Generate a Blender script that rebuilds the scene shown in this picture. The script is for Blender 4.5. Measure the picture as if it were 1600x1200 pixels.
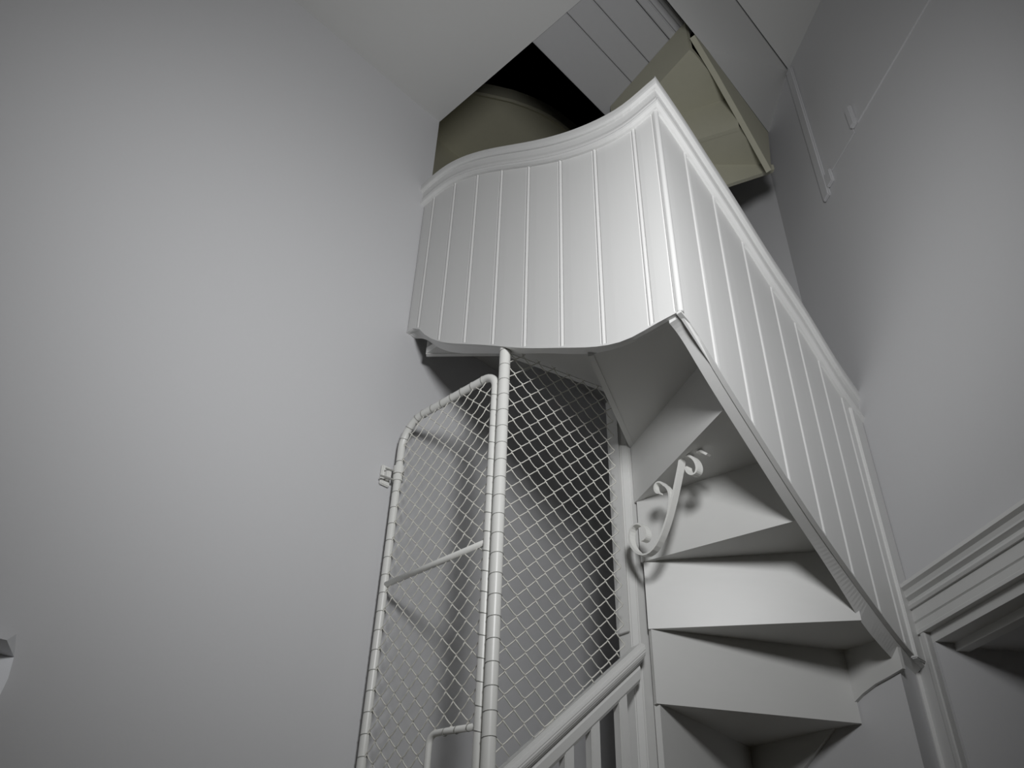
import bpy, bmesh, math, random
import numpy as np
from mathutils import Vector, Matrix
random.seed(7)
for o in list(bpy.data.objects): bpy.data.objects.remove(o)
S = bpy.context.scene
COL = S.collection

# ------------------------------------------------------------ camera
cd = bpy.data.cameras.new('camera'); cam = bpy.data.objects.new('camera', cd); COL.objects.link(cam)
cd.sensor_fit = 'HORIZONTAL'; cd.sensor_width = 36.0; cd.lens = 36.0*1244/1600; cd.clip_start = .02
_up = np.array([60., -1730., 1244.]); _up /= np.linalg.norm(_up)          # zenith in (right, down, forward)
_fw = np.array([0, 0, 1.]) - _up*_up[2]; _fw /= np.linalg.norm(_fw)
_rt = np.cross(_fw, _up); _rt = _rt if _rt[0] > 0 else -_rt
_R = np.array([(_fw+_rt)/2**.5, (_fw-_rt)/2**.5, _up])                    # rows: house x, house y, up
cam.matrix_world = Matrix([[_R[i][0], -_R[i][1], -_R[i][2], 0] for i in range(3)] + [[0, 0, 0, 1]])
S.camera = cam

# ------------------------------------------------------------ world, lamps, exposure
W = bpy.data.worlds.new('world'); S.world = W; W.use_nodes = True
W.node_tree.nodes['Background'].inputs[0].default_value = (.75, .8, 1, 1)
W.node_tree.nodes['Background'].inputs[1].default_value = 0.02
def lamp(name, loc, to, watt, size, cone, blend, col=(1, 1, 1)):          # a reflector lamp turned up at the stair
    l = bpy.data.lights.new(name, 'SPOT'); l.energy = watt; l.shadow_soft_size = size; l.color = col
    l.spot_size = math.radians(cone); l.spot_blend = blend
    o = bpy.data.objects.new(name, l); o.location = loc; COL.objects.link(o)
    o.rotation_mode = 'QUATERNION'; o.rotation_quaternion = (Vector(to)-Vector(loc)).to_track_quat('-Z', 'Y'); return o
lamp('hall_lamp', (.43, -.02, 1.36), (1.50, 1.56, 1.85), 106, .18, 136, 1.0, (.985, .992, 1.0))
S.view_settings.view_transform = 'Standard'; S.view_settings.look = 'None'
S.view_settings.gamma = 1; S.view_settings.use_curve_mapping = False
S.view_settings.exposure = 0.0

# ------------------------------------------------------------ materials
def mat(name, col, rough=.5, spec=.5, bump=0, scale=40, var=.02, metal=0, stretch=None):
    m = bpy.data.materials.new(name); m.use_nodes = True; nt = m.node_tree; b = nt.nodes['Principled BSDF']
    b.inputs['Roughness'].default_value = rough; b.inputs['Metallic'].default_value = metal
    b.inputs['Specular IOR Level'].default_value = spec
    tc = nt.nodes.new('ShaderNodeTexCoord'); n = nt.nodes.new('ShaderNodeTexNoise')
    n.inputs['Scale'].default_value = scale; n.inputs['Detail'].default_value = 4
    if stretch:
        mp = nt.nodes.new('ShaderNodeMapping'); mp.inputs['Scale'].default_value = stretch
        nt.links.new(tc.outputs['Object'], mp.inputs[0]); nt.links.new(mp.outputs[0], n.inputs['Vector'])
    else: nt.links.new(tc.outputs['Object'], n.inputs['Vector'])
    r = nt.nodes.new('ShaderNodeMixRGB'); r.inputs[1].default_value = (*[c*(1-var) for c in col], 1)
    r.inputs[2].default_value = (*[min(1, c*(1+var)) for c in col], 1)
    nt.links.new(n.outputs['Fac'], r.inputs[0]); nt.links.new(r.outputs[0], b.inputs['Base Color'])
    if bump:
        bp = nt.nodes.new('ShaderNodeBump'); bp.inputs['Strength'].default_value = bump; bp.inputs['Distance'].default_value = .002
        nt.links.new(n.outputs['Fac'], bp.inputs['Height']); nt.links.new(bp.outputs[0], b.inputs['Normal'])
    return m
GLOSS = mat('white_gloss_paint', (.70, .70, .69), .42, .45, .10, 60, .012, stretch=(1, 1, .12))
STAIR = mat('white_stair_paint', (.68, .68, .665), .38, .5, .10, 50, .015, stretch=(.3, .3, 1))
WALL = mat('matt_white_wall_paint', (.62, .62, .63), .9, .15, .12, 90, .01)
CEIL = mat('matt_ceiling_paint', (.60, .60, .59), .92, .1, .1, 60, .01)
GREYB = mat('pale_grey_board_paint', (.46, .46, .465), .6, .3, .1, 30, .02)
CREAM = mat('cream_undercoat', (.42, .41, .325), .6, .3, .08, 30, .03)
CREAM2 = mat('cream_plaster', (.62, .60, .47), .85, .2, .08, 30, .03)
DARK = mat('unlit_black', (.012, .009, .008), .9, .1, .1, 20, .3)  # near-black colour stands in for the unlit attic
FLOORM = mat('olive_bounce_floor', (.21, .17, .09), .95, .05, .4, 220, .15)  # unseen floor, brown-olive so its bounce tints the shade
HALLM = mat('dark_unseen_hall', (.17, .15, .11), .9, .1, .1, 30, .1)  # unseen walls, made dark to cut the light bounced back
PIPE = mat('white_painted_pipe', (.80, .80, .77), .35, .5, .05, 80, .02)
WIRE = mat('white_painted_wire', (.76, .75, .69), .5, .4, .05, 200, .05)
TIE = mat('greyed_tie_wire', (.36, .36, .34), .5, .4, .05, 200, .1)
IRON = mat('white_painted_iron', (.80, .80, .77), .4, .5, .1, 90, .03)
PAPER = mat('white_paper', (.86, .87, .90), .6, .3, .1, 40, .02)

# ------------------------------------------------------------ helpers
def obj(name, vs, fs, m, parent=None, smooth=False, bevel=0):
    me = bpy.data.meshes.new(name); me.from_pydata([tuple(map(float, v)) for v in vs], [], fs); me.update()
    bm = bmesh.new(); bm.from_mesh(me); bmesh.ops.remove_doubles(bm, verts=bm.verts, dist=1e-6)
    bmesh.ops.recalc_face_normals(bm, faces=bm.faces)
    if bevel: bmesh.ops.bevel(bm, geom=[e for e in bm.edges if len(e.link_faces) == 2 and e.calc_face_angle(0) > .5],
                              offset=bevel, segments=2, affect='EDGES', clamp_overlap=True)
    bm.to_mesh(me); bm.free()
    if smooth:
        for p in me.polygons: p.use_smooth = True
    me.materials.append(m)
    o = bpy.data.objects.new(name, me); COL.objects.link(o)
    if parent: o.parent = parent
    return o
def tag(o, label=None, cat=None, group=None, kind=None):
    for k, v in (('label', label), ('category', cat), ('group', group), ('kind', kind)):
        if v: o[k] = v
    return o
def empty(name, loc=(0, 0, 0)):
    o = bpy.data.objects.new(name, None); COL.objects.link(o); o.location = loc; o.empty_display_size = .1
    return o
def part(name, vs, fs, m, root, **k):
    """a part of root: world coordinates are turned into root's own"""
    L = loc_of(root)
    return obj(name, [np.array(v)-L for v in vs], fs, m, root, **k)
def loc_of(o):
    p = np.zeros(3)
    while o: p = p+np.array(o.location); o = o.parent
    return p
def merge(*ms):
    V, F = [], []
    for v, f in ms:
        k = len(V); V += list(v); F += [tuple(i+k for i in q) for q in f]
    return V, F
def prism(pts, z0, z1):
    """upright prism over plan points; z0/z1 numbers or lists"""
    n = len(pts); a = z0 if hasattr(z0, '__len__') else [z0]*n; b = z1 if hasattr(z1, '__len__') else [z1]*n
    V = [(p[0], p[1], a[i]) for i, p in enumerate(pts)]+[(p[0], p[1], b[i]) for i, p in enumerate(pts)]
    F = [tuple(range(n))[::-1], tuple(range(n, 2*n))]+[(i, (i+1) % n, n+(i+1) % n, n+i) for i in range(n)]
    return V, F
def box(x0, x1, y0, y1, z0, z1): return prism([(x0, y0), (x1, y0), (x1, y1), (x0, y1)], z0, z1)
def tube(P, r, n=8, closed=False, flat=None):
    """round tube along points; flat=(a,b) gives an elliptical section"""
    P = [np.array(p, float) for p in P]; V, F = [], []; m = len(P)
    t0 = P[1]-P[0]; t0 /= np.linalg.norm(t0)
    u = np.cross(t0, [0.31, .2, .93]); u /= np.linalg.norm(u)
    for i in range(m):
        if closed: t = P[(i+1) % m]-P[i-1]
        else: t = P[min(i+1, m-1)]-P[max(i-1, 0)]
        t /= np.linalg.norm(t); u = u-t*(u@t); u /= np.linalg.norm(u); w = np.cross(t, u)
        for k in range(n):
            a = 2*math.pi*k/n; V.append(P[i]+r*(math.cos(a)*u+math.sin(a)*w))
    for i in range(m if closed else m-1):
        for k in range(n):
            a, b = i*n+k, i*n+(k+1) % n; j = ((i+1) % m)*n
            F.append((a, b, j+(k+1) % n, j+k))
    if not closed: F += [tuple(range(n))[::-1], tuple((m-1)*n+k for k in range(n))]
    return V, F
def spline(pts):
    """natural cubic spline y(x)"""
    P = sorted(pts); x = np.array([p[0] for p in P]); y = np.array([p[1] for p in P]); n = len(x); h = np.diff(x)
    A = np.eye(n); b = np.zeros(n)
    for i in range(1, n-1):
        A[i, i-1:i+2] = h[i-1], 2*(h[i-1]+h[i]), h[i]; b[i] = 6*((y[i+1]-y[i])/h[i]-(y[i]-y[i-1])/h[i-1])
    M = np.linalg.solve(A, b)
    def f(t):
        i = int(np.clip(np.searchsorted(x, t)-1, 0, n-2)); a, c = x[i+1]-t, t-x[i]
        return float(M[i]*a**3/(6*h[i])+M[i+1]*c**3/(6*h[i])+(y[i]/h[i]-M[i]*h[i]/6)*a+(y[i+1]/h[i]-M[i+1]*h[i]/6)*c)
    return f
PI = math.pi
FLOOR = -.44

# ------------------------------------------------------------ the setting
XE = 1.455                                  # edge of the hall ceiling
YW = 2.03                                   # plaster face of the left wall
XE = 1.455                                  # edge of the hall ceiling
ZC = 3.36
def struct(name, ms, m, **k): return tag(obj(name, *ms, m, **k), kind='structure')
struct('floor', box(-2.4, 3.4, -2.4, 2.5, FLOOR-.1, FLOOR), FLOORM)
struct('wall_left', merge(box(-2.2, 3.3, YW, YW+.15, FLOOR, 2.60), box(-2.2, XE, YW, YW+.15, 2.60, 3.45)), WALL)
struct('wall_rear', box(-2.2, -2.05, -2.2, YW, FLOOR, 3.7), HALLM)
struct('wall_side', box(-2.05, .55, -2.2, -2.05, FLOOR, 3.7), HALLM)
struct('ceiling', box(-2.2, XE, -2.2, YW, ZC, ZC+.12), CEIL)
# splayed right wall: s runs along it away from the camera, d into the wall
OB = np.array([2.617, .80]); OD = np.array([.6157, .7880]); ON = np.array([.7880, -.6157])
def ob(s, d, z): q = OB+OD*s+ON*d; return (q[0], q[1], z)
def obox(s0, s1, d0, d1, z0, z1):
    return prism([ob(s0, d0, 0)[:2], ob(s1, d0, 0)[:2], ob(s1, d1, 0)[:2], ob(s0, d1, 0)[:2]], z0, z1)
DS0, DS1, DZ = -.98, -.046, .832           # door opening
ZU = 3.58
struct('wall_right', merge(obox(-3.7, DS0, 0, .5, FLOOR, ZU+.1), obox(DS1, .19, 0, .5, FLOOR, ZU+.1),
                           obox(DS0, DS1, 0, .5, DZ, ZU+.1)), WALL)
# wall beside the stair: thickened low down, set back above
sd = np.array([.255, .967])
a0 = np.array([2.49, .845]); a1 = a0+sd*1.3
struct('wall_stair', prism([a0, a1, (3.2, a1[1]), (3.2, .845)], FLOOR, 1.55), WALL)
b0 = np.array([2.735, .95]); b1 = b0+sd*1.2
struct('wall_stairwell', prism([b0, b1, (3.3, b1[1]), (3.3, .95)], 1.55, 3.6), WALL)

# door casing and lined recess in the right wall
d1 = tag(empty('door_1', ob(-.5, 0, FLOOR)), kind='structure')
HS0, HS1 = -1.08, .048
def head(name, prof):
    V = [ob(HS0, p[0], p[1]) for p in prof]+[ob(HS1, p[0], p[1]) for p in prof]; n = len(prof)
    F = [tuple(range(n)), tuple(range(n, 2*n))[::-1]]+[(i, (i+1) % n, n+(i+1) % n, n+i) for i in range(n)]
    part(name, V, F, GLOSS, d1)
head('cornice_moulding', [(0, .983), (-.050, .983), (-.052, .970), (-.040, .962), (-.036, .950), (-.036, .944), (-.022, .936), (-.020, .925), (0, .925)])
head('head_bead', [(0, .925), (-.030, .925), (-.034, .917), (-.030, .909), (0, .909)])
head('head_architrave', [(0, .909), (-.022, .909), (-.022, .872), (-.017, .868), (-.022, .864), (-.022, .845), (-.024, .842), (-.024, .832), (0, .832)])
part('jamb_architrave', *merge(obox(-.046, .048, -.016, 0, FLOOR, .840), obox(.030, .058, -.028, 0, FLOOR, .93),
                               obox(-.046, -.030, -.022, 0, FLOOR, .834)), GLOSS, d1)
part('jamb_architrave', *obox(DS0-.09, DS0, -.018, 0, FLOOR, .832), GLOSS, d1)
part('head_lining', *obox(DS0, DS1, 0, .06, .80, .832), GLOSS, d1)
part('door_stop', *obox(DS0, DS1, .06, .10, .776, .832), GLOSS, d1)
part('jamb_lining', *obox(DS1-.012, DS1+.002, 0, .50, FLOOR, .80), WALL, d1)
part('soffit', *obox(DS0, DS1, .10, .5, .79, .84), WALL, d1)
part('recess_back', *obox(DS0-.1, DS1+.05, .5, .55, FLOOR, 1.0), WALL, d1)

# ledges left on the right wall above the stair
t2 = tag(empty('trim_1', ob(-.17, 0, 2.6)), kind='structure')
part('vertical_moulding', *obox(-.205, -.155, -.016, 0, 2.625, 3.55), WALL, t2, bevel=.006)
part('ledge_stub', *obox(-.250, -.205, -.016, 0, 2.66, 2.735), WALL, t2, bevel=.004)
part('ledge_stub', *obox(-.478, -.446, -.020, 0, 2.735, 2.85), WALL, t2, bevel=.004)
part('ledge_scar', *obox(-.446, -.250, -.005, 0, 2.715, 2.765), WALL, t2, bevel=.002)
part('plaster_step', *obox(-2.2, -.478, -.006, 0, 2.735, 2.765), WALL, t2)

# ---- ceiling over the stairwell (joined boards, plaster, a dark well hole)
cs = tag(empty('ceiling_stairwell', (1.9, 1.2, ZC)), kind='structure')
jb = [1.404, 1.199, 1.078, .945]
for i in range(len(jb)-1):
    part('ceiling_board', *box(XE, 1.99, jb[i+1]+.002, jb[i]-.002, ZC, ZC+.03), GREYB, cs, bevel=.003)
part('ceiling_board', *box(XE, 1.885, .904, .941, ZC-.004, ZC+.03), GREYB, cs, bevel=.004)
part('cover_strip', *box(XE, 1.90, .872, .904, ZC+.02, ZC+.05), GREYB, cs)
part('cover_strip', *box(XE, 1.91, .852, .872, ZC-.004, ZC+.05), GREYB, cs, bevel=.004)
part('backing_board', *box(XE, 1.93, .80, 1.404, ZC+.045, ZC+.07), GREYB, cs)
# plaster soffit dropping to the right wall
pv = [(1.30, .811, 3.222), (1.926, .811, 3.222), (2.691, .895, 3.465), (2.519, .674, 3.575), (1.30, .672, 3.575)]
pv2 = [(x, y, z+.05) for x, y, z in pv]
part('plaster_soffit', pv+pv2, [(0, 1, 4), (1, 3, 4), (1, 2, 3), (5, 9, 6), (6, 9, 8), (6, 8, 7)]+[(i, (i+1) % 5, 5+(i+1) % 5, 5+i) for i in range(5)], CEIL, cs)
part('plaster_ceiling', *prism([(1.2, -1.2), (1.30, -1.2), (2.75, .50), (2.52, .668), (1.2, .668)], ZU, ZU+.05), CEIL, cs)
part('ceiling_step', *box(XE-.02, XE, -1.6, .9, ZC+.1, ZU+.06), CEIL, cs)
# curved soffit against the left wall, edged with a rim
ZS = 4.60
cur = [(x*ZS/3.35, y*ZS/3.35) for x, y in [(1.38, 1.83), (1.43, 1.785), (1.483, 1.746), (1.54, 1.708), (1.602, 1.669), (1.67, 1.636), (1.741, 1.608), (1.80, 1.592), (1.854, 1.583), (2.0, 1.57)]]
n = len(cur); YB = 2.9
V = [(x, y, z) for x, y in cur for z in (ZS, ZS+.10)]+[(x, YB, z) for x, y in cur for z in (ZS, ZS+.10)]; F = []
for i in range(n-1):
    a = 2*i; b = a+2; k = 2*n
    F += [(a, b, b+1, a+1), (a, b, b+k, a+k), (a+1, b+1, b+1+k, a+1+k)]
part('curved_soffit', V, F, CREAM2, cs)
V = []; F = []
for i, (x, y) in enumerate(cur):
    t = np.array(cur[min(i+1, n-1)])-np.array(cur[max(i-1, 0)]); t /= np.linalg.norm(t); nn = np.array([-t[1], t[0]])
    for dd, dz in ((-.004, .10), (-.004, -.008), (.012, -.014), (.034, 0)): V.append((x+nn[0]*dd, y+nn[1]*dd, ZS+dz))
for i in range(n-1):
    for k in range(3): F.append((4*i+k, 4*i+4+k, 4*i+5+k, 4*i+1+k))
part('curved_rim', V, F, CREAM2, cs)
part('recess_wall', *merge(box(1.2, 3.4, YB, YB+.05, 2.5, ZS+.1), box(1.30, XE, YW+.15, YB, 2.5, ZS+.1), box(XE, 3.4, YW, YB, 2.52, 2.60)), CREAM2, cs)
# attic above the well hole, its darkness put into the colour
at = tag(empty('attic', (1.8, 1.4, 4)), kind='structure')
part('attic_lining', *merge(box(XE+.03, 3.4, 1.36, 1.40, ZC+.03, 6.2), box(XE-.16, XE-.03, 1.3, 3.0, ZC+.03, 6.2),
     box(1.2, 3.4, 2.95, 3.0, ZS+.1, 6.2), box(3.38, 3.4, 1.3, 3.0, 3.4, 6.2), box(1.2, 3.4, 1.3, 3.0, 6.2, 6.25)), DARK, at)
# roof added around everything, unseen, to keep sky light out
struct('sky_blocker', merge(box(-2.5, 3.6, -2.5, 3.2, 6.3, 6.4), box(3.5, 3.6, -2.5, 3.2, FLOOR, 6.3), box(-2.5, 3.6, 3.1, 3.2, FLOOR, 6.3),
                     box(-2.5, 3.6, -2.5, -2.4, FLOOR, 6.3), box(-2.5, -2.4, -2.5, 3.2, FLOOR, 6.3)), DARK)

# ------------------------------------------------------------ the winding staircase
st = tag(empty('winding_staircase', (1.98, 1.4, FLOOR)), 'white painted timber winding staircase with boarded sides climbing around a slim newel', 'staircase')
PX, PY, PT = 1.43, .81, .045                # board faces of the two panels, thickness
fmap = lambda u, d, z: (PX+d, u, z)         # panel across the hall (u = y)
rmap = lambda u, d, z: (u, PY+d, z)         # panel running to the right wall (u = x)
ftop = spline([(.765, 2.392), (.80, 2.388), (.9, 2.373), (1.033, 2.396), (1.18, 2.459), (1.342, 2.555), (1.56, 2.703), (1.72, 2.797), (1.89, 2.852), (2.04, 2.845)])
rtop = spline([(1.385, 2.405), (1.53, 2.344), (1.671, 2.268), (1.852, 2.168), (2.037, 2.055), (2.275, 1.930), (2.45, 1.812), (2.62, 1.742)])
fbot = spline([(.80, 1.397), (.90, 1.396), (.98, 1.394), (1.063, 1.414), (1.22, 1.489), (1.376, 1.570), (1.53, 1.662), (1.68, 1.749), (1.80, 1.822), (1.87, 1.878), (1.915, 1.925), (1.95, 1.968), (1.985, 1.990), (2.04, 1.990)])
rbot = spline([(1.42, 1.392), (1.47, 1.378), (1.55, 1.322), (1.75, 1.178), (1.95, 1.045), (2.15, .932), (2.35, .833), (2.5, .772), (2.62, .742)])
fboti = spline([(.855, 1.407), (.93, 1.412), (1.02, 1.418), (1.133, 1.448), (1.337, 1.553), (1.48, 1.625), (1.605, 1.692), (1.816, 1.812), (1.90, 1.885), (1.96, 1.945), (2.04, 1.99)])
rboti = lambda u: rbot(u)-.004-.042*float(np.clip((u-2.0)/.3, 0, 1))**2*(1-.6*float(np.clip((u-2.35)/.25, 0, 1)))
def slab(mp, u0, u1, d0, d1, zb0, zb1, zt, n=30):
    V, F = [], []
    for i in range(n+1):
        u = u0+(u1-u0)*i/n
        V += [mp(u, d0, zb0(u)), mp(u, d0, zt(u)), mp(u, d1, zt(u)), mp(u, d1, zb1(u))]
    for i in range(n):
        for k in range(4): F.append((4*i+k, 4*i+4+k, 4*i+4+(k+1) % 4, 4*i+(k+1) % 4))
    F += [(0, 1, 2, 3), (4*n, 4*n+1, 4*n+2, 4*n+3)]
    return V, F
def board(mp, u0, u1, zb, zt, bead):
    """matchboard: flat face, a bead along edge `bead`, shallow joint"""
    w = u1-u0; prof = [(0, .011), (.002, .003), (.005, .0008), (.25*w, 0), (.5*w, 0), (.75*w, 0), (w-.016, 0), (w-.013, .004),
                       (w-.011, .0005), (w-.009, -.0022), (w-.006, -.003), (w-.003, -.0022), (w-.001, .001), (w, .011)]
    if bead < 0: prof = [(w-a, b) for a, b in prof][::-1]
    V, F = [], []
    for a, b in prof: V += [mp(u0+a, b, zb(u0+a)), mp(u0+a, b, zt(u0+a)-.05)]
    m = len(prof)
    for i in range(m-1): F.append((2*i, 2*i+2, 2*i+3, 2*i+1))
    F += [tuple(2*i for i in range(m)), tuple(2*i+1 for i in range(m)), (0, 1, 2*m-1, 2*m-2)]
    return V, F
def rail(mp, u_end, c0, ztop, prof, n=36):
    """sweep profile (d, dz) from the mitred corner (u = c0+d) to u_end"""
    V, F = [], []; m = len(prof)
    for i in range(n+1):
        for d, dz in prof:
            a = c0+d; u = a+(u_end-a)*i/n
            V.append(mp(u, d, ztop(u)+dz))
    for i in range(n):
        for k in range(m): F.append((m*i+k, m*i+m+k, m*i+m+(k+1) % m, m*i+(k+1) % m))
    F += [tuple(range(m)), tuple(m*n+k for k in range(m))]
    return V, F
CAP = [(-.022, -.046), (-.028, -.040), (-.030, -.030), (-.030, -.010), (-.024, -.002), (-.010, .001), (.055, .001), (.062, -.010), (.062, -.040), (.045, -.046)]
FRZ = [(-.014, -.046), (.020, -.046), (.020, -.104), (-.012, -.104), (-.016, -.092), (-.012, -.075)]
BED = [(-.012, -.104), (.015, -.104), (.015, -.128), (-.010, -.128), (-.020, -.123), (-.023, -.116), (-.020, -.109)]
for nm, mp, zb, zbi, zt, ue, c0, js, bd in (
    ('front_panel', fmap, fbot, fboti, ftop, YW, PY, [.8145, .899, 1.062, 1.2185, 1.376, 1.525, 1.671, 1.816, 1.955, YW], -1),
    ('side_panel', rmap, rbot, rboti, rtop, 2.617, PX, [1.4345, 1.594, 1.748, 1.911, 2.074, 2.217, 2.357, 2.497, 2.617], 1)):
    p = part(nm, *slab(mp, c0+.011, ue, .011, PT, zb, zbi, lambda u: zt(u)-.045, 100), GLOSS, st)
    for a, b in zip(js[:-1], js[1:]):
        if bd > 0: v = board(mp, a, b, zb, zt, 1)
        else: v = board(mp, a, b, zb, zt, -1)
        o = part('board', *v, GLOSS, p)
    o = part('string_edge', *slab(mp, c0-.003, ue, -.002, .012, lambda u: zb(u)-.003, lambda u: zb(u)-.003, lambda u: zb(u)+.004), GLOSS, p)
    r = part('handrail', *rail(mp, ue, c0, zt, CAP), GLOSS, st)
    part('frieze_moulding', *rail(mp, ue, c0, zt, FRZ), GLOSS, r)
    part('bead_moulding', *rail(mp, ue, c0, zt, BED), GLOSS, r)
# rounded bead on the outer corner
zc0, zc1 = fbot(.82)-.002, ftop(.8)-.10
part('corner_bead', *tube([(PX+.004, PY+.004, zc0+(zc1-zc0)*f) for f in (0, .002, .01, .5, .99, .998, 1)], .0095, 14), GLOSS, st, smooth=True)
part('end_batten', *merge(box(2.535, 2.617, PY-.010, PY+.01, rbot(2.58), rtop(2.58)-.09)), GLOSS, st, bevel=.003)

# newel
NC = np.array([1.969, 1.407]); nb = -NC/np.linalg.norm(NC); nr = np.array([-nb[1], nb[0]])
if nr[0] < 0: nr = -nr
nw = lambda r, b: NC+nr*r+nb*b
part('newel_post', *prism([nw(-.050, -.012), nw(-.010, .026), nw(.014, .030), nw(.044, -.004), nw(.034, -.045), nw(-.036, -.045)], FLOOR, 1.66), STAIR, st, bevel=.003)
part('newel_batten', *prism([nw(-.055, -.008), nw(-.045, .006), nw(-.016, .032), nw(-.014, .022), nw(-.046, -.014)], .80, 1.655), STAIR, st, bevel=.0015)

# treads and risers turning around the newel
N = np.array([1.982, 1.365]); R0, RZ = .8075, .2125
well = [(1.475, .855), (2.493, .855), (2.80, 2.03), (1.475, 2.03)]
def hit(deg):
    d = np.array([math.cos(math.radians(deg)), math.sin(math.radians(deg))]); best = None
    for i in range(4):
        p, q = np.array(well[i]), np.array(well[(i+1) % 4]); e = q-p
        A = np.array([d, -e]).T
        if abs(np.linalg.det(A)) < 1e-9: continue
        t, s = np.linalg.solve(A, p-N)
        if t > 0 and -1e-6 <= s <= 1+1e-6 and (best is None or t < best[0]): best = (t, N+d*t)
    return best[1]
ANG = {-6: 163, -5: 125, -4: 88, -3: 48, -2: 8, -1: -32, 0: -58.0, 1: -85, 2: -119, 3: -156, 4: -197, 5: -229, 6: -272, 7: -317, 8: -362}
def steps(ks, m, root, tn='tread', rn='riser', well_ok=True):
    for k in ks:
        a, b = ANG[k], ANG[k+1]; z = R0+RZ*k
        p = hit(a); d = (p-N)/np.linalg.norm(p-N); nn = np.array([-d[1], d[0]])     # nn points down the stair
        q0 = N-d*.0; rt = .018
        V, F = prism([q0, p, p-nn*rt, q0-nn*rt], z-.002, z+RZ)
        part(rn, V, F, m, root)
        pts = [N, p]; ca = sorted([((math.degrees(math.atan2(c[1]-N[1], c[0]-N[0])), c)) for c in well], key=lambda t: t[0])
        cand = []
        for ang, c in ca:
            for w in (-720, -360, 0, 360):
                if b < ang+w < a: cand.append((ang+w, c))
        for ang, c in sorted(cand, key=lambda t: -t[0]): pts.append(c)
        pts.append(hit(b))
        # nosing past the riser below
        pts2 = [np.array(x, float) for x in pts]; pts2[0] = pts2[0]+nn*.03; pts2[1] = pts2[1]+nn*.03
        pts2.insert(0, N.copy()) if False else None
        part(tn, *prism(pts, z+RZ, z+RZ+.028), m, root)
steps(range(-6, 8), STAIR, st)
# wall string: thin scribed board with a curved lower edge
WS = spline([(-.05, .72), (.0, .705), (.075, .690), (.15, .662), (.26, .595), (.37, .522), (.48, .445), (.62, .345), (.8, .22), (1.2, -.05)])
V, F = [], []
for i in range(25):
    t = -.02+1.2*i/24; q = a0+sd*t; nn = np.array([-.967, .255])
    for off, z in ((0.0, WS(t)), (.014, WS(t)), (.014, WS(t)+.42), (0, WS(t)+.42)): V.append((q[0]+nn[0]*off, q[1]+nn[1]*off, z))
for i in range(24):
    for k in range(4): F.append((4*i+k, 4*i+4+k, 4*i+4+(k+1) % 4, 4*i+(k+1) % 4))
F += [(0, 1, 2, 3), (96, 97, 98, 99)]
part('wall_string', V, F, STAIR, st)

# ------------------------------------------------------------ upper flight above it
up = tag(empty('upper_staircase', (2.3, 1.3, 2.7)), 'cream painted underside of the upper stair flight seen above the white handrail', 'staircase')
N2 = N.copy(); US = 1.0625
ZL = [2.56*US, 2.76*US, 2.96*US, 3.16*US]; AL = [-47-18, -70, -104, -140]; AL = [-30, -47.5, -69, -103]
def hit2(deg):
    d = np.array([math.cos(math.radians(deg)), math.sin(math.radians(deg))])
    t = (.842-N[1])/d[1] if d[1] < 0 else 9
    t = min(t, (2.73-N[0])/d[0]) if d[0] > 0 else t
    return N+d*t
for k in range(1, 4):
    p = hit2(AL[k]); d = (p-N)/np.linalg.norm(p-N); nn = np.array([-d[1], d[0]])
    z = ZL[k]-.2*US
    if k == 1:                              # lowest riser in view, cut to a slant underneath
        e = N+d*np.linalg.norm(p-N)*.45
        part('riser', *prism([e, p, p-nn*.02, e-nn*.02], [z, ZL[k]-.03, ZL[k]-.03, z], ZL[k]), CREAM, up)
    else: part('riser', *prism([N+d*.02, p, p-nn*.02, N+d*.02-nn*.02], z-.002, z+.2*US), CREAM, up)
    if k < 3:
        q = hit2(AL[k+1]); pts = [N, p]
        if AL[k] > -40: pts.append((2.73, .87))
        part('tread', *prism(pts+[q], ZL[k], ZL[k]+.03), CREAM, up)
sq = [(1.84, 3.215), (1.86, 3.245), (2.05, 3.205), (2.436, 3.137), (2.358, 2.803), (2.15, 2.985), (2.0, 3.11)]
V = [(x, .812, z) for x, z in sq]+[(x, .836, z) for x, z in sq]; m = len(sq)
F = [tuple(range(m)), tuple(range(m, 2*m))[::-1]]+[(i, (i+1) % m, m+(i+1) % m, m+i) for i in range(m)]
part('string_board', V, F, CREAM, up)

# ------------------------------------------------------------ banister at the stair foot
A = np.array([1.982, 1.365]); B = np.array([1.45, 1.487]); bl = np.linalg.norm(B-A); bd_ = (B-A)/bl; bn = np.array([bd_[1], -bd_[0]])
if bn @ A > 0: bn = -bn                     # towards the camera
def bp(s, d, z): q = A+bd_*s+bn*d; return np.array([q[0], q[1], z])
ban = tag(empty('banister', bp(.3, 0, FLOOR)), 'white sloping wooden handrail on square balusters at the newel foot', 'banister')
SL = -.845                                  # slope of the rail
def zr(s): return .795+SL*s
def sweep(prof, s0, s1):
    n = len(prof); V = [bp(s0, d, zr(s0)+dz) for d, dz in prof]+[bp(s1, d, zr(s1)+dz) for d, dz in prof]
    return V, [tuple(range(n)), tuple(range(n, 2*n))[::-1]]+[(i, (i+1) % n, n+(i+1) % n, n+i) for i in range(n)]
part('handrail', *sweep([(-.026, 0), (.022, .004), (.036, -.006), (.040, -.022), (.036, -.038), (.022, -.050), (.018, -.054), (-.026, -.054)], .050, .524), STAIR, ban, bevel=.003)
part('subrail', *sweep([(-.02, -.054), (.016, -.054), (.020, -.064), (.018, -.092), (.012, -.102), (-.02, -.102)], .060, .524), STAIR, ban)
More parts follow.
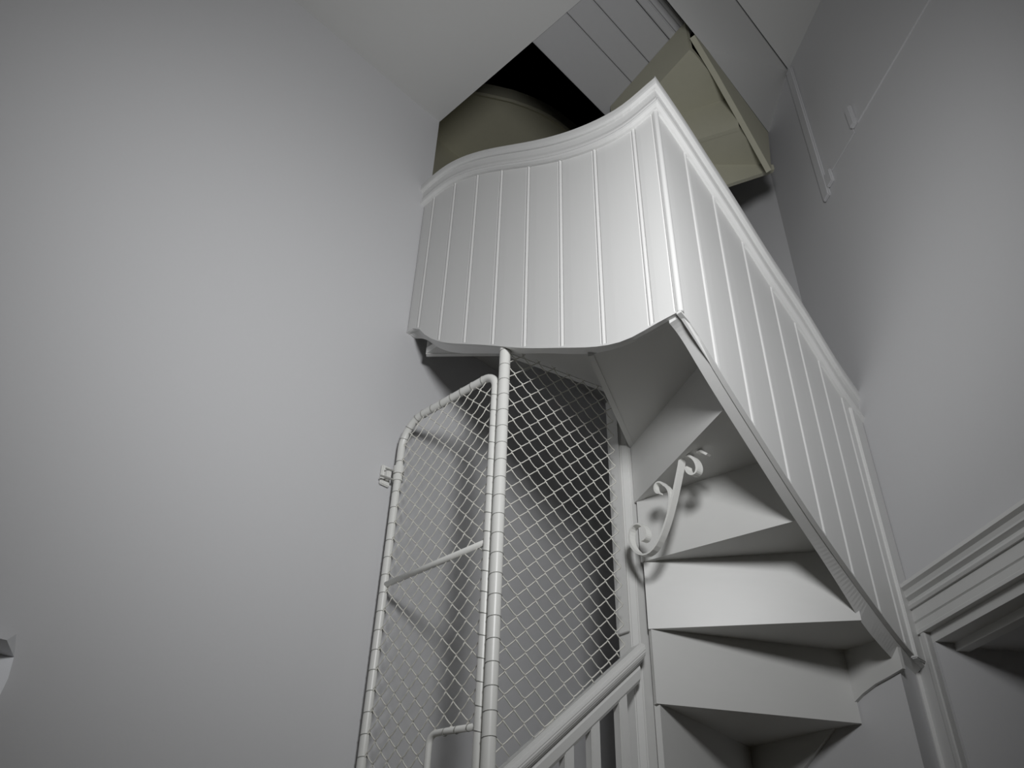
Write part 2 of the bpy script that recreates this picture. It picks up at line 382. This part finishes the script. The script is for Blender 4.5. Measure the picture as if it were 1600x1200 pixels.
for s in (.125, .225, .312, .40, .49):
    h = .0145; zt = zr(s)-.09
    pts = [bp(s-h, -h, 0)[:2], bp(s+h, -h, 0)[:2], bp(s+h, h, 0)[:2], bp(s-h, h, 0)[:2]]
    part('baluster', *prism(pts, FLOOR, [zr(s-h)-.09, zr(s+h)-.09, zr(s+h)-.09, zr(s-h)-.09]), STAIR, ban, bevel=.002)

# ------------------------------------------------------------ chain link: post with fixed panel, and the gate
CW, CH, WR = .0315, .0595, .0020
def chain(P, u0, u1, zlo, zhi, root, seed=0, arch=0.0):
    """zigzag wires, one object per wire, interlocking at the knuckles; P(u, d, z) places a point"""
    n = int((u1-u0)/CW+.999); rnd = random.Random(seed)
    for j in range(n):
        uc = u0+(j+.5)*CW; a = CW/2*1.05; pts = []
        k0 = 0 if j % 2 == 0 else 1
        z = min(zlo(uc-a), zlo(uc+a)); z = zlo(uc); zt = zhi(uc)
        nh = int((zt-z)/(CH/2))+2
        zs = math.floor(z/(CH/2))
        prev = None
        for h in range(nh):
            hh = zs+h; zz = hh*CH/2; sgn = 1 if (hh+k0) % 2 == 0 else -1
            for f, e, dd in ((-.30, .40, .0), (-.09, .92, .003), (.09, .92, -.003), (.30, .40, .0)):
                uu = uc+sgn*a*e; zv = zz+f*CH/2
                bow = .0025*math.sin(PI*(f+.5))
                uu = min(max(uu, u0-.004), u1+.004)
                if zlo(uu)-.003 <= zv <= zhi(uu)+.002: pts.append(P(uu, dd*sgn, zv+rnd.uniform(-.0006, .0006)))
        if len(pts) > 3: part('chain_link_wire', *tube(pts, WR, 4), WIRE, root, smooth=True)
ring_cache = {}
def ring(root, c, axis, r, tilt=0.0):
    key = round(r, 4)
    if key not in ring_cache:
        v, f = tube([(r*math.cos(2*PI*i/14), r*math.sin(2*PI*i/14), 0) for i in range(14)], .0013, 4, closed=True)
        ring_cache[key] = None
        o = obj('tie_wire', v, f, TIE, root, smooth=True); ring_cache[key] = o.data
    else:
        o = bpy.data.objects.new('tie_wire', ring_cache[key]); COL.objects.link(o); o.parent = root
    q = Vector(axis).normalized()
    o.rotation_mode = 'QUATERNION'
    o.rotation_quaternion = Vector((0, 0, 1)).rotation_difference((q+Vector((.0, tilt, tilt))).normalized())
    o.location = tuple(np.array(c)-loc_of(root))
scr = tag(empty('mesh_screen', (1.45, 1.487, FLOOR)), 'white chain link screen stretched between the round steel post and the newel', 'screen')
part('post', *tube([(1.45, 1.487, FLOOR+(1.645-FLOOR)*f) for f in (0, .01, .5, .99, .997, 1)], .0182, 18), PIPE, scr, smooth=True)
chain(lambda u, d, z: bp(u, d, z), .098, .530, lambda u: zr(u)+.004, lambda u: 1.650, scr, 3)
for i in range(22): ring(scr, (1.45, 1.487, .43+.0595*i), (0, 0, 1), .0188, .16)
z = .47
gt = tag(empty('mesh_gate', (1.45, 2.0, FLOOR)), 'white tubular steel gate filled with chain link mesh, hinged on the left wall', 'gate')
GX, GL, GR, GT = 1.45, 1.992, 1.524, 1.553
def gp(u, d, z): return np.array([GX+d, u, z])
def arc(cu, cz, r, a0_, a1_, n=8): return [gp(cu+r*math.cos(a0_+(a1_-a0_)*i/n), 0, cz+r*math.sin(a0_+(a1_-a0_)*i/n)) for i in range(n+1)]
fr = [gp(GL, 0, FLOOR+.03), gp(GL, 0, .5), gp(GL, 0, 1.2)]+arc(GL-.105, GT-.105, .105, 0, PI/2)+arc(GR+.055, GT-.055, .055, PI/2, PI)+[gp(GR, 0, 1.2), gp(GR, 0, .5), gp(GR, 0, FLOOR+.03)]
part('gate_frame', *tube(fr, .0138, 14), PIPE, gt, smooth=True)
part('middle_rail', *tube([gp(GL, 0, .945), gp(GR, 0, .957)], .0095, 12), PIPE, gt, smooth=True)
part('cat_hole_frame', *tube([gp(GR, 0, .462)]+[gp(1.66, 0, .466)]+arc(1.685, .441, .025, PI/2, 0, 6)+[gp(1.71, 0, .2), gp(1.71, 0, FLOOR+.03)], .0088, 12), PIPE, gt, smooth=True)
part('bottom_rail', *tube([gp(GL, 0, FLOOR+.03), gp(GR, 0, FLOOR+.03)], .0138, 12), PIPE, gt, smooth=True)
def gtop(u):
    if u > GL-.105: return GT-.105+math.sqrt(max(.105**2-(u-GL+.105)**2, 0))
    if u < GR+.055: return GT-.055+math.sqrt(max(.055**2-(GR+.055-u)**2, 0))
    return GT
chain(gp, GR+.008, GL-.008, lambda u: .466 if u < 1.705 else .05, gtop, gt, 11)
for i in range(17): ring(gt, gp(GL, 0, .44+.0595*i), (0, 0, 1), .0146, .22)
for i in range(7): ring(gt, gp(1.585+.0505*i, 0, GT), (0, 1, 0), .0146, .12)
for an in (.35, .8, 1.25): ring(gt, gp(GL-.105+.105*math.cos(an), 0, GT-.105+.105*math.sin(an)), (0, -math.sin(an), math.cos(an)), .0146, .1)
for i in range(18): ring(gt, gp(GR, 0, .45+.0595*i), (0, 0, 1), .0146, -.25)
for u in (1.56, 1.605, 1.65): ring(gt, gp(u, 0, .464), (0, 1, 0), .0098, .4)
# hinge on the wall
part('hinge_collar', *merge(tube([gp(GL, 0, 1.345), gp(GL, 0, 1.375)], .0195, 16), tube([gp(GL, 0, 1.318), gp(GL, 0, 1.340)], .0185, 16)), PIPE, gt)
part('hinge_plate', *merge(box(GX-.052, GX-.012, YW-.012, YW-.001, 1.30, 1.375), box(GX-.040, GX-.022, YW-.03, YW-.01, 1.318, 1.36)), PIPE, gt, bevel=.003)
part('hinge_pin', *merge(tube([(GX-.065, YW-.028, 1.318), (GX+.01, GL, 1.322)], .0035, 8), tube([(GX-.05, YW-.03, 1.352), (GX+.0, GL, 1.354)], .003, 8)), TIE, gt)

# ------------------------------------------------------------ scroll bracket by the newel
SB = np.array([1.80, 1.22])*1.035; SR = np.array([.7071, -.7071]); SF = np.array([.7071, .7071]); yaw = math.radians(54)
sr = SR*math.cos(yaw)-SF*math.sin(yaw); sf = SF*math.cos(yaw)+SR*math.sin(yaw)
sb = tag(empty('scroll_bracket', (SB[0], SB[1], .95)), 'white wrought iron scroll bracket fixed beside the newel under the winder steps', 'bracket')
def strip(P2, w, t):
    """flat bar following 2D points (a across, z up), w wide along sf"""
    P2 = [(1.035*a*(1-.62*a), 1.035*b*(1-.62*a)) for a, b in P2]      # the far end leans towards the hall
    V, F = [], []; m = len(P2)
    for i in range(m):
        p = np.array(P2[i]); tg = np.array(P2[min(i+1, m-1)])-np.array(P2[max(i-1, 0)]); tg /= np.linalg.norm(tg); nn = np.array([-tg[1], tg[0]])*t/2
        for sg, ww in ((1, -w/2), (1, w/2), (-1, w/2), (-1, -w/2)):
            q = p+nn*sg; xy = SB+sr*q[0]/math.cos(yaw)+sf*ww
            V.append((xy[0], xy[1], q[1]))
    for i in range(m-1):
        for k in range(4): F.append((4*i+k, 4*i+4+k, 4*i+4+(k+1) % 4, 4*i+(k+1) % 4))
    F += [(0, 1, 2, 3), tuple(4*m-4+k for k in range(4))]
    return V, F
def spir(c, r0, r1, a0_, a1_, sx=.5, n=26): return [(c[0]+sx*(r0+(r1-r0)*i/n)*math.cos(a0_+(a1_-a0_)*i/n), c[1]+(r0+(r1-r0)*i/n)*math.sin(a0_+(a1_-a0_)*i/n)) for i in range(n+1)]
def bez(p0, p1, p2, p3, n=14):
    p0, p1, p2, p3 = map(np.array, (p0, p1, p2, p3))
    return [tuple((1-t)**3*p0+3*t*(1-t)**2*p1+3*t*t*(1-t)*p2+t**3*p3) for t in [i/n for i in range(n+1)]]
low = spir((-.012, 1.005), .016, .062, -PI*.4, PI*1.62, .52)
lo_end = low[-1]
stem = bez(lo_end, (.035, .965), (.066, 1.10), (.096, 1.245))
top = spir((.122, 1.243), .048, .016, PI*.90, -PI*1.0, .55)
part('scroll', *strip(low+stem[1:]+top[1:], .023, .005), IRON, sb)
sec = bez((.058, 1.085), (.066, 1.13), (.068, 1.155), (.056, 1.172))+spir((.040, 1.158), .030, .012, .35, PI*1.5, .52)[1:]
part('side_scroll', *strip(sec, .018, .0045), IRON, sb)
part('fixing_tail', *strip([(.142, 1.300), (.152, 1.308), (.168, 1.298)], .016, .005), IRON, sb)

# ------------------------------------------------------------ paper hanging at the left edge
pb = tag(empty('paper_wedge', (.44, 1.99, .42)), 'crumpled white paper corner stuck low on the left wall at the far left', 'paper')
V = [(.36, 1.945, .512), (.462, 1.940, .511), (.505, 2.010, .499), (.36, 2.016, .498), (.506, 1.996, .452), (.500, 1.984, .415), (.36, 1.984, .40),
     (.480, 1.958, .532), (.36, 2.026, .515), (.503, 2.026, .502), (.500, 2.026, .44), (.495, 2.026, .41), (.36, 2.026, .40)]
part('paper_sheet', V, [(0, 1, 2, 3), (3, 2, 4, 5, 6), (1, 7, 2), (0, 8, 9, 1), (1, 9, 7), (7, 9, 2), (2, 9, 10, 4), (4, 10, 11, 5), (5, 11, 12, 6)], PAPER, pb)
